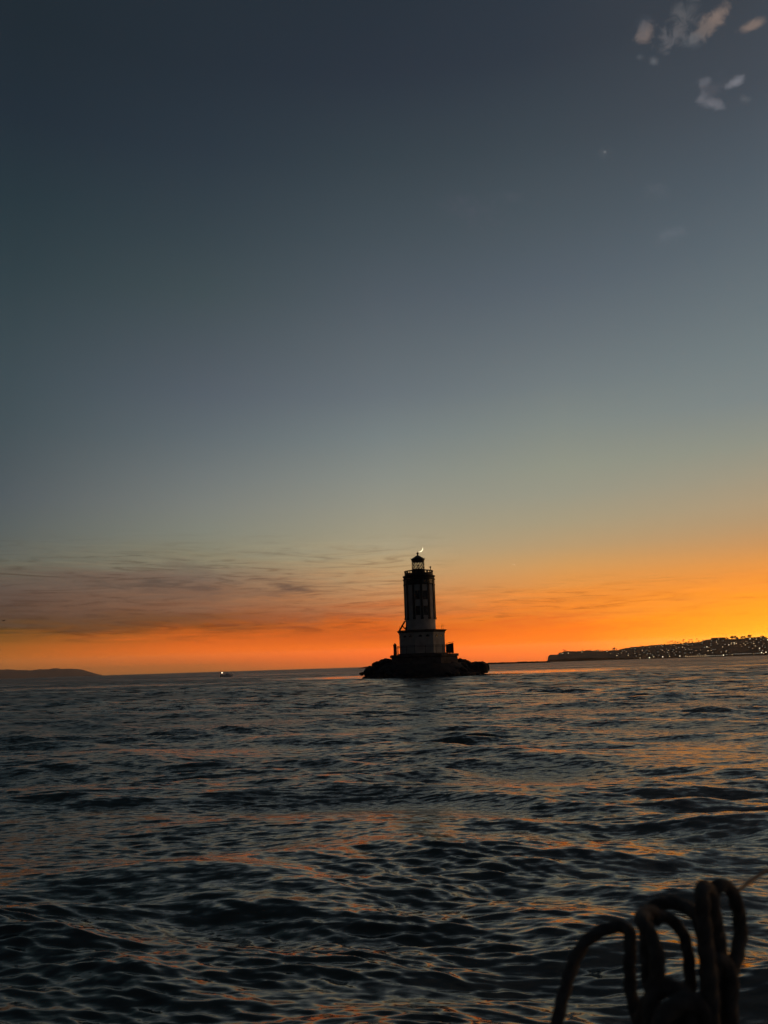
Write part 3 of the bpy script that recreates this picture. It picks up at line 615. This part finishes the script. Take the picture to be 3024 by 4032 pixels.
kinds = ['dim', 'warm', 'white_lamp']
for lst, Sf in ((L8, S8), (L4, S4)):
    for x, y, k in lst:
        px, py = Sf(x, y); a, e = azel(px, py); frac = e / np.interp(a, ha, he)
        put_house(px, py, kinds[k], 'shore' if frac < .3 else 'ridge' if frac > .75 else 'slope', (.8, .85, 1.)[k])
for _ in range(75):
    px = random.uniform(2420, 3020); a, e = azel(px, 2560); f_ = random.uniform(.08, .93); e = np.interp(a, ha, he) * f_
    py = 2016
    lo, hi = 2480, 2600
    for _i in range(20):
        mid = (lo + hi) / 2
        if azel(px, mid)[1] > e: lo = mid
        else: hi = mid
    put_house(px, lo, 'dimmer', 'shore' if f_ < .3 else 'ridge' if f_ > .75 else 'slope', 1.1)
# long lit quay buildings on the shore
def quay(sx, sy, wd, m, lb):
    a, r = on_hill(*S8(sx, sy)); o = thing('quay_building', lb, 'building', (r * sin(a), r * cos(a) - 6, max(1.2, hheight(a, r))), -a)
    bm = nb(); box(bm, -wd / 2, wd / 2, -4, 4, -3, 4); obj('wall', bm, 'house', o)
    bm = nb(); box(bm, -wd / 2 - .5, wd / 2 + .5, -4.6, 4.6, 4.002, 4.6); obj('roof', bm, 'roof', o)
    for k in range(max(2, int(wd / 6))):
        bm = nb(); x = -wd / 2 + 3 + k * 6; box(bm, x - 1.9, x + 1.9, -4.07, -3.9, .8, 2.6); obj('window', bm, m, o)
quay(625, 497, 84, 'dim', 'long brightly lit low quay building on the headland shore')
quay(795, 495, 56, 'dimmer', 'low faintly lit building on the shore right of the bright quay building')
quay(940, 480, 40, 'dimmer', 'low orange lit building on the headland shore, third from the left')
quay(1100, 468, 60, 'dimmer', 'long dull lit building on the headland shore, second from the right')
quay(1400, 458, 48, 'dimmer', 'low faintly lit building on the headland shore nearest the right edge')
# big buildings on the ridge
def ridge_block(sx, wd, hh, lb):
    a = azel(*S8(sx, 200))[0]; r = D0 + 410; o = thing('ridge_building', lb, 'building', (r * sin(a), r * cos(a), hheight(a, r) - 1), -a)
    bm = nb(); box(bm, -wd / 2, wd / 2, -7, 7, -4, hh); obj('wall', bm, 'house', o)
    bm = nb(); box(bm, -wd / 2 - .6, wd / 2 + .6, -7.6, 7.6, hh + .002, hh + 1); obj('roof', bm, 'roof', o)
ridge_block(895, 46, 5.5, 'flat roofed block on the headland ridge left of the mast')
ridge_block(1460, 60, 3, 'low wide block on the headland ridge near the right edge')
a = azel(*S8(1012, 150))[0]; r = D0 + 410; ms = thing('radio_mast', 'thin tall radio mast on the ridge of the headland', 'mast', (r * sin(a), r * cos(a), hheight(a, r) - 2))
bm = nb(); tube(bm, [(0, 0, 0), (0, 0, 19)], .55, 6, .4); obj('pole', bm, 'iron', ms)
bm = nb(); tube(bm, [(-1.6, 0, 15), (1.6, 0, 15)], .2, 5); tube(bm, [(-1, 0, 17.5), (1, 0, 17.5)], .18, 5); obj('crossarm', bm, 'iron', ms)
# trees
def palm(seed):
    g = random.Random(seed); o = thing('palm_tree', None, 'tree'); bm = nb(); hgt = g.uniform(9, 13)
    tube(bm, [(0, 0, -2), (.3, 0, hgt * .5), (.1, 0, hgt)], .45, 7, .7); obj('trunk', bm, 'leaf', o)
    bm = nb()
    for k in range(22):
        a = 2 * pi * k / 22 + g.uniform(-.2, .2); up = g.uniform(-.3, 1.2); L = g.uniform(2.6, 3.6); pts = []
        for u in np.linspace(0, 1, 5): pts.append(Vector((.1 + cos(a) * L * u, sin(a) * L * u, hgt + up * L * u * (1 - .9 * u) - 1.2 * u * u)))
        for p0, p1 in zip(pts, pts[1:]):
            s_ = Vector((-sin(a), cos(a), 0)) * .42; dn = Vector((0, 0, -.5))
            v = [bm.verts.new(c) for c in (p0 + s_ + dn, p0, p1, p1 + s_ + dn)]; bm.faces.new(v)
            v = [bm.verts.new(c) for c in (p0 - s_ + dn, p0, p1, p1 - s_ + dn)]; bm.faces.new(v)
    obj('crown', bm, 'leaf', o); return o
def bush_tree(seed, wd=1.):
    g = random.Random(seed); o = thing('broadleaf_tree', None, 'tree'); bm = nb(); tube(bm, [(0, 0, -2), (.2, 0, 3)], .5, 6, .6)
    for k in range(4): a = k * 1.6; tube(bm, [(.2, 0, 2.6), (cos(a) * 1.6, sin(a) * 1.6, 5)], .25, 5, .5)
    obj('trunk', bm, 'leaf', o); bm = nb()
    cl = [(g.gauss(0, 1.6 * wd), g.gauss(0, 1.5), g.uniform(3.2, 6.8), g.uniform(.9, 1.7)) for _ in range(12)]
    for x, y, z, s in cl:
        for _ in range(34):
            d = Vector((g.gauss(0, 1), g.gauss(0, 1), g.gauss(0, 1))).normalized() * s * g.uniform(.5, 1.05); c = Vector((x, y, z)) + d
            e1 = Vector((g.gauss(0, 1), g.gauss(0, 1), g.gauss(0, 1))).normalized() * .42; e2 = e1.orthogonal().normalized() * .3
            bm.faces.new([bm.verts.new(c + q_) for q_ in (e1, e2, -e1, -e2)])
    obj('crown', bm, 'leaf', o); return o
pp = [palm(i) for i in range(3)]; bb = [bush_tree(i + 10, (1, 1.5, .7)[i]) for i in range(3)]; used = set()
def ridge_tree(src, px, sc, label, group):
    o = src if src not in used else copy_tree(src); used.add(src)
    a = azel(px, 2540)[0]; r = D0 + random.uniform(385, 418); o.location = (r * sin(a), r * cos(a), hheight(a, r) - .5); o.scale = (sc,) * 3; o.rotation_euler.z = random.uniform(0, 6)
    o['label'] = label; o['group'] = group
for i_, x in enumerate([112, 142, 172, 192, 212, 236, 296, 355, 370]):
    ridge_tree(pp[i_ % 3], S8(x, 0)[0], random.uniform(.75, 1.05) if x < 300 else 1.15, 'palm tree in the row standing along the headland ridge', 'row of palms on the ridge')
for x in (458, 492, 572):
    ridge_tree(pp[x % 3], S8(x, 0)[0], 1., 'palm tree on the ridge right of the row of palms', 'scattered palms on the ridge')
for x in [(65), (262), (315), (400), (440), (500), (600), (665)]:
    ridge_tree(bb[x % 3], S8(x, 0)[0], random.uniform(.7, 1.1), 'small bushy tree on the ridge between the palms and the flat block', 'bushy trees along the middle ridge')
for x, s in [(1045, 1.3), (1110, 1.4), (1130, 1.6), (1160, 1.6), (1195, 1.5), (1260, 1.1), (1285, 1.4), (1315, 1.3), (1380, 1.6), (1400, 1.7), (1525, 1.), (1590, 1.5), (1605, 1.2), (1640, .9)]:
    ridge_tree(bb[(x // 5) % 3], S8(x, 0)[0], s, 'large bushy tree on the ridge right of the mast', 'large trees on the right ridge')
for x, s in [(175, .6), (213, 1.1), (225, .7), (318, .6), (345, .6), (372, .6), (400, .7), (440, .6), (458, .8), (472, .8), (485, .7), (520, .6), (560, 1.0), (572, 1.4), (585, .8), (690, .6), (760, .6), (800, .5), (840, .5)]:
    ridge_tree(bb[x % 3], S4(x, 0)[0], s, 'small bushy tree on the low left part of the headland', 'bushy trees on the left headland')

# ------------------------------------------------------------------ motorboat
D = 350.; p = at(893, 2662, D)
bt = thing('motorboat', 'small white motorboat with a bright lamp at its stern, far out left of the islet', 'boat', (p.x, D, 0), radians(12))
bm = nb(); st = []
for u in np.linspace(0, 1, 9):
    wd = .95 * (1 - u ** 3.2) + .02; x = -2.5 + 5.1 * u; zt = .75 + .35 * u ** 2; zk = -.25 + .5 * u ** 4
    st.append([bm.verts.new(c) for c in ((x - .25 * (1 - u) * 0, -wd, zt), (x, -wd * .8, .1 + .2 * u), (x, 0, zk), (x, wd * .8, .1 + .2 * u), (x, wd, zt))])
for A, B in zip(st, st[1:]):
    for k in range(4): bm.faces.new((A[k], A[k + 1], B[k + 1], B[k]))
    bm.faces.new((A[4], A[0], B[0], B[4]))
bm.faces.new(st[0]); obj('hull', bm, 'hull', bt)
bm = nb(); v = [bm.verts.new(c) for c in ((-.7, -.7, .8), (1.5, -.55, .95), (1.5, .55, .95), (-.7, .7, .8), (-.5, -.6, 1.45), (.6, -.5, 1.4), (.6, .5, 1.4), (-.5, .6, 1.45))]
for f in ((0, 3, 2, 1), (4, 5, 6, 7), (0, 1, 5, 4), (1, 2, 6, 5), (2, 3, 7, 6), (3, 0, 4, 7)): bm.faces.new([v[i] for i in f])
cb = obj('cabin', bm, 'hull', bt); bm = nb(); box(bm, -.4, .45, -.67, -.6, 1.05, 1.3); obj('window', bm, 'glassdark', cb)
bm = nb(); tube(bm, [(0, 0, 1.4), (.05, 0, 2.25)], .05, 5); tube(bm, [(-.3, 0, 1.95), (.35, 0, 1.95)], .03, 4); obj('mast', bm, 'hull', bt)
bm = nb(); box(bm, -2.85, -2.5, -.2, .2, -.2, .95); obj('outboard_motor', bm, 'black', bt)
bm = nb(); tube(bm, [(-2.0, 0, .7), (-2.1, 0, 1.6)], .035, 5); lp = obj('lamp_post', bm, 'iron', bt)
bm = nb(); bmesh.ops.create_icosphere(bm, subdivisions=2, radius=.23, matrix=Matrix.Translation((-2.1, 0, 1.75))); obj('stern_lamp', bm, 'amber', lp)

# ------------------------------------------------------------------ gull, moon, stars
D = 110.; p = at(14, 2444, D); gl_ = thing('flying_gull', 'dark gull in flight at the left edge, above the distant hills', 'bird', p)
bm = nb(); lathe(bm, [(0, -.2), (.03, -.17), (.055, -.05), (.06, .03), (.04, .12), (.035, .17), (.01, .22), (0, .23)], 10); bmesh.ops.rotate(bm, matrix=Matrix.Rotation(radians(80), 3, 'Y'), verts=bm.verts[:]); obj('body', bm, 'feather', gl_, True)
for s in (1, -1):
    bm = nb(); pr = [(0, 0, .02, .11), (.15, .03, .10, .10), (.3, .03, .12, .075), (.46, -.03, .02, .01)]; pv = None
    for x, y, z, c in pr:
        X_ = s * x; ring = [bm.verts.new((X_, y + c, z)), bm.verts.new((X_, y, z + .012)), bm.verts.new((X_, y - c, z)), bm.verts.new((X_, y, z - .012))]
        if pv:
            for k in range(4): bm.faces.new((pv[k], pv[(k + 1) % 4], ring[(k + 1) % 4], ring[k]))
        else: bm.faces.new(ring)
        pv = ring
    bm.faces.new(pv); obj('wing', bm, 'feather', gl_)
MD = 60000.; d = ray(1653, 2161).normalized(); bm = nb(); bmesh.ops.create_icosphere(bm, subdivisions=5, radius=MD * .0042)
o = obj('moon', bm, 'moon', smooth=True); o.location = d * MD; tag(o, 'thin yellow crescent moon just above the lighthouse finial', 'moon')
for px, py, s, lb in ((2026, 2223, .00075, 'tiny bright star low in the orange sky, right of the lighthouse, brighter of the pair'), (2019, 2222, .0006, 'tiny faint star low in the orange sky, left one of the close pair')):
    d = ray(px, py).normalized(); bm = nb(); bmesh.ops.create_icosphere(bm, subdivisions=2, radius=70000 * s * .5); o = obj('star', bm, 'star'); o.location = d * 70000; tag(o, lb, 'star')

# ------------------------------------------------------------------ rope coil on our own boat's rail
rc = thing('rope_coil', 'dark coil of dock rope with tall open loops, lower right foreground', 'rope', at(2700, 4200, 1.1))
S6 = lambda x, y: (2024 + x / 1.659, 3400 + y / 1.659)
def smooth_path(pts, n=14):
    P_ = [pts[0]] + pts + [pts[-1]]; out = []
    for i_ in range(1, len(P_) - 2):
        p0, p1, p2, p3 = P_[i_ - 1:i_ + 3]
        for u in np.linspace(0, 1, n, endpoint=False):
            u = float(u); out.append(.5 * ((2 * p1) + (-p0 + p2) * u + (2 * p0 - 5 * p1 + 4 * p2 - p3) * u * u + (-p0 + 3 * p1 - 3 * p2 + p3) * u ** 3))
    out.append(P_[-1]); return out
RO = .0079
def loop(pts, r=RO, name='rope_loop', par=rc):
    W_ = [at(*S6(x, y), dd) - rc.location for x, y, dd in pts]
    bm = nb(); tube(bm, smooth_path(W_, 16), r, 18, strands=3, twist=80.); return obj(name, bm, 'rope', par, True)
loop([(250,1300,1.08),(290,1000,1.10),(340,800,1.12),(400,620,1.14),(480,500,1.15),(590,432,1.15),(690,412,1.14),(752,445,1.13),(758,560,1.12),(755,720,1.11),(770,880,1.10),(830,1100,1.09),(860,1300,1.08)])
loop([(1000,1300,1.05),(930,1000,1.05),(880,800,1.05),(862,620,1.05),(858,480,1.06),(870,400,1.08),(920,352,1.10),(990,350,1.11),(1060,400,1.11),(1115,490,1.10),(1140,620,1.09),(1150,780,1.09),(1160,950,1.08),(1170,1300,1.08)], RO * .95)
loop([(870,1300,1.03),(900,900,1.03),(930,750,1.03),(935,620,1.03),(905,500,1.04),(850,400,1.05),(840,350,1.07),(900,325,1.09),(960,370,1.09)], RO * 1.15)
loop([(900,300,1.13),(950,262,1.13),(1020,255,1.13),(1100,275,1.12),(1170,320,1.10),(1215,400,1.09),(1240,540,1.08),(1255,700,1.08),(1260,950,1.07),(1250,1300,1.07)], RO * 1.05)
loop([(1300,1300,1.0),(1290,900,1.0),(1275,700,1.0),(1250,500,1.0),(1232,330,1.0),(1228,210,1.0),(1245,160,1.01),(1275,190,1.02),(1300,300,1.02),(1325,430,1.03),(1345,560,1.03),(1350,750,1.03),(1340,1000,1.03),(1330,1300,1.03)], RO * 1.1)
loop([(1290,620,1.06),(1285,420,1.06),(1290,260,1.06),(1310,175,1.06),(1350,140,1.06),(1400,160,1.07),(1440,225,1.07),(1468,330,1.08),(1480,440,1.08),(1465,560,1.07),(1430,680,1.06),(1385,800,1.05),(1370,1000,1.04),(1380,1300,1.04)], RO * 1.05)
loop([(1500,1300,1.02),(1430,1150,1.02),(1415,1000,1.02),(1412,880,1.02),(1420,760,1.02),(1380,660,1.02),(1330,640,1.02),(1290,760,1.02),(1250,1000,1.02),(1240,1300,1.02)], RO * 1.05)
loop([(780,1300,1.1),(860,950,1.06),(960,820,1.03),(1080,830,1.02),(1150,950,1.01),(1200,1300,1.0)], RO * 1.2)
loop([(900,1300,1.0),(960,1040,1.0),(1050,930,1.0),(1170,900,1.0),(1250,960,1.0),(1290,1060,1.0),(1320,1300,1.0)], RO * 1.25)
loop([(940,1300,1.04),(985,1100,1.04),(1060,1010,1.04),(1140,1010,1.04),(1190,1100,1.04),(1200,1300,1.04)], RO * 1.35)
loop([(1390,160,1.09),(1440,190,1.11),(1500,150,1.14),(1580,90,1.18),(1690,30,1.22),(1900,-60,1.3)], .0024, 'lanyard').data.materials[0] = M['black']
# rail, stanchions and gunwale that carry the coil (below the frame)
rz_ = rc.location.z
hr = thing('boat_rail', 'steel rail of the viewer boat under the rope coil', 'rail', (0, 1.08, 0))
bm = nb(); tube(bm, [(-2.5, 0, rz_ - .02), (-.5, .05, rz_ - .02), (2.5, 0, rz_ - .02)], .0125, 10); obj('top_rail', bm, 'steel', hr)
for x in (-1.6, .15, 1.6):
    bm = nb(); tube(bm, [(x, .02, .75), (x, .03, rz_ - .02)], .011, 8); obj('post', bm, 'steel', hr)
vb = thing('viewing_boat', 'deck of the boat the picture is taken from', 'boat', (0, 0, 0))
bm = nb(); box(bm, -2.8, 2.8, -1.2, 1.2, .6, .75); obj('deck', bm, 'deck', vb)
bm = nb(); box(bm, -2.85, 2.85, -1.22, 1.22, -.4, .598); obj('hull', bm, 'hull', vb)

# ------------------------------------------------------------------ the air over the sea
bm = nb(); box(bm, -15500, 15500, -15500, 15500, -4, 330)
hm = bpy.data.materials.new('sea_haze'); hm.use_nodes = True; t = hm.node_tree; t.nodes.clear(); q = NB(t)
pv = q.n('ShaderNodeVolumePrincipled'); pv.inputs['Color'].default_value = (1., .86, .72, 1); pv.inputs['Density'].default_value = HAZE; pv.inputs['Anisotropy'].default_value = .55
mo = q.n('ShaderNodeOutputMaterial'); t.links.new(pv.outputs[0], mo.inputs['Volume'])
o = obj('haze', bm, hm); tag(o, 'thin dusk haze lying over the sea', None, kind='stuff')
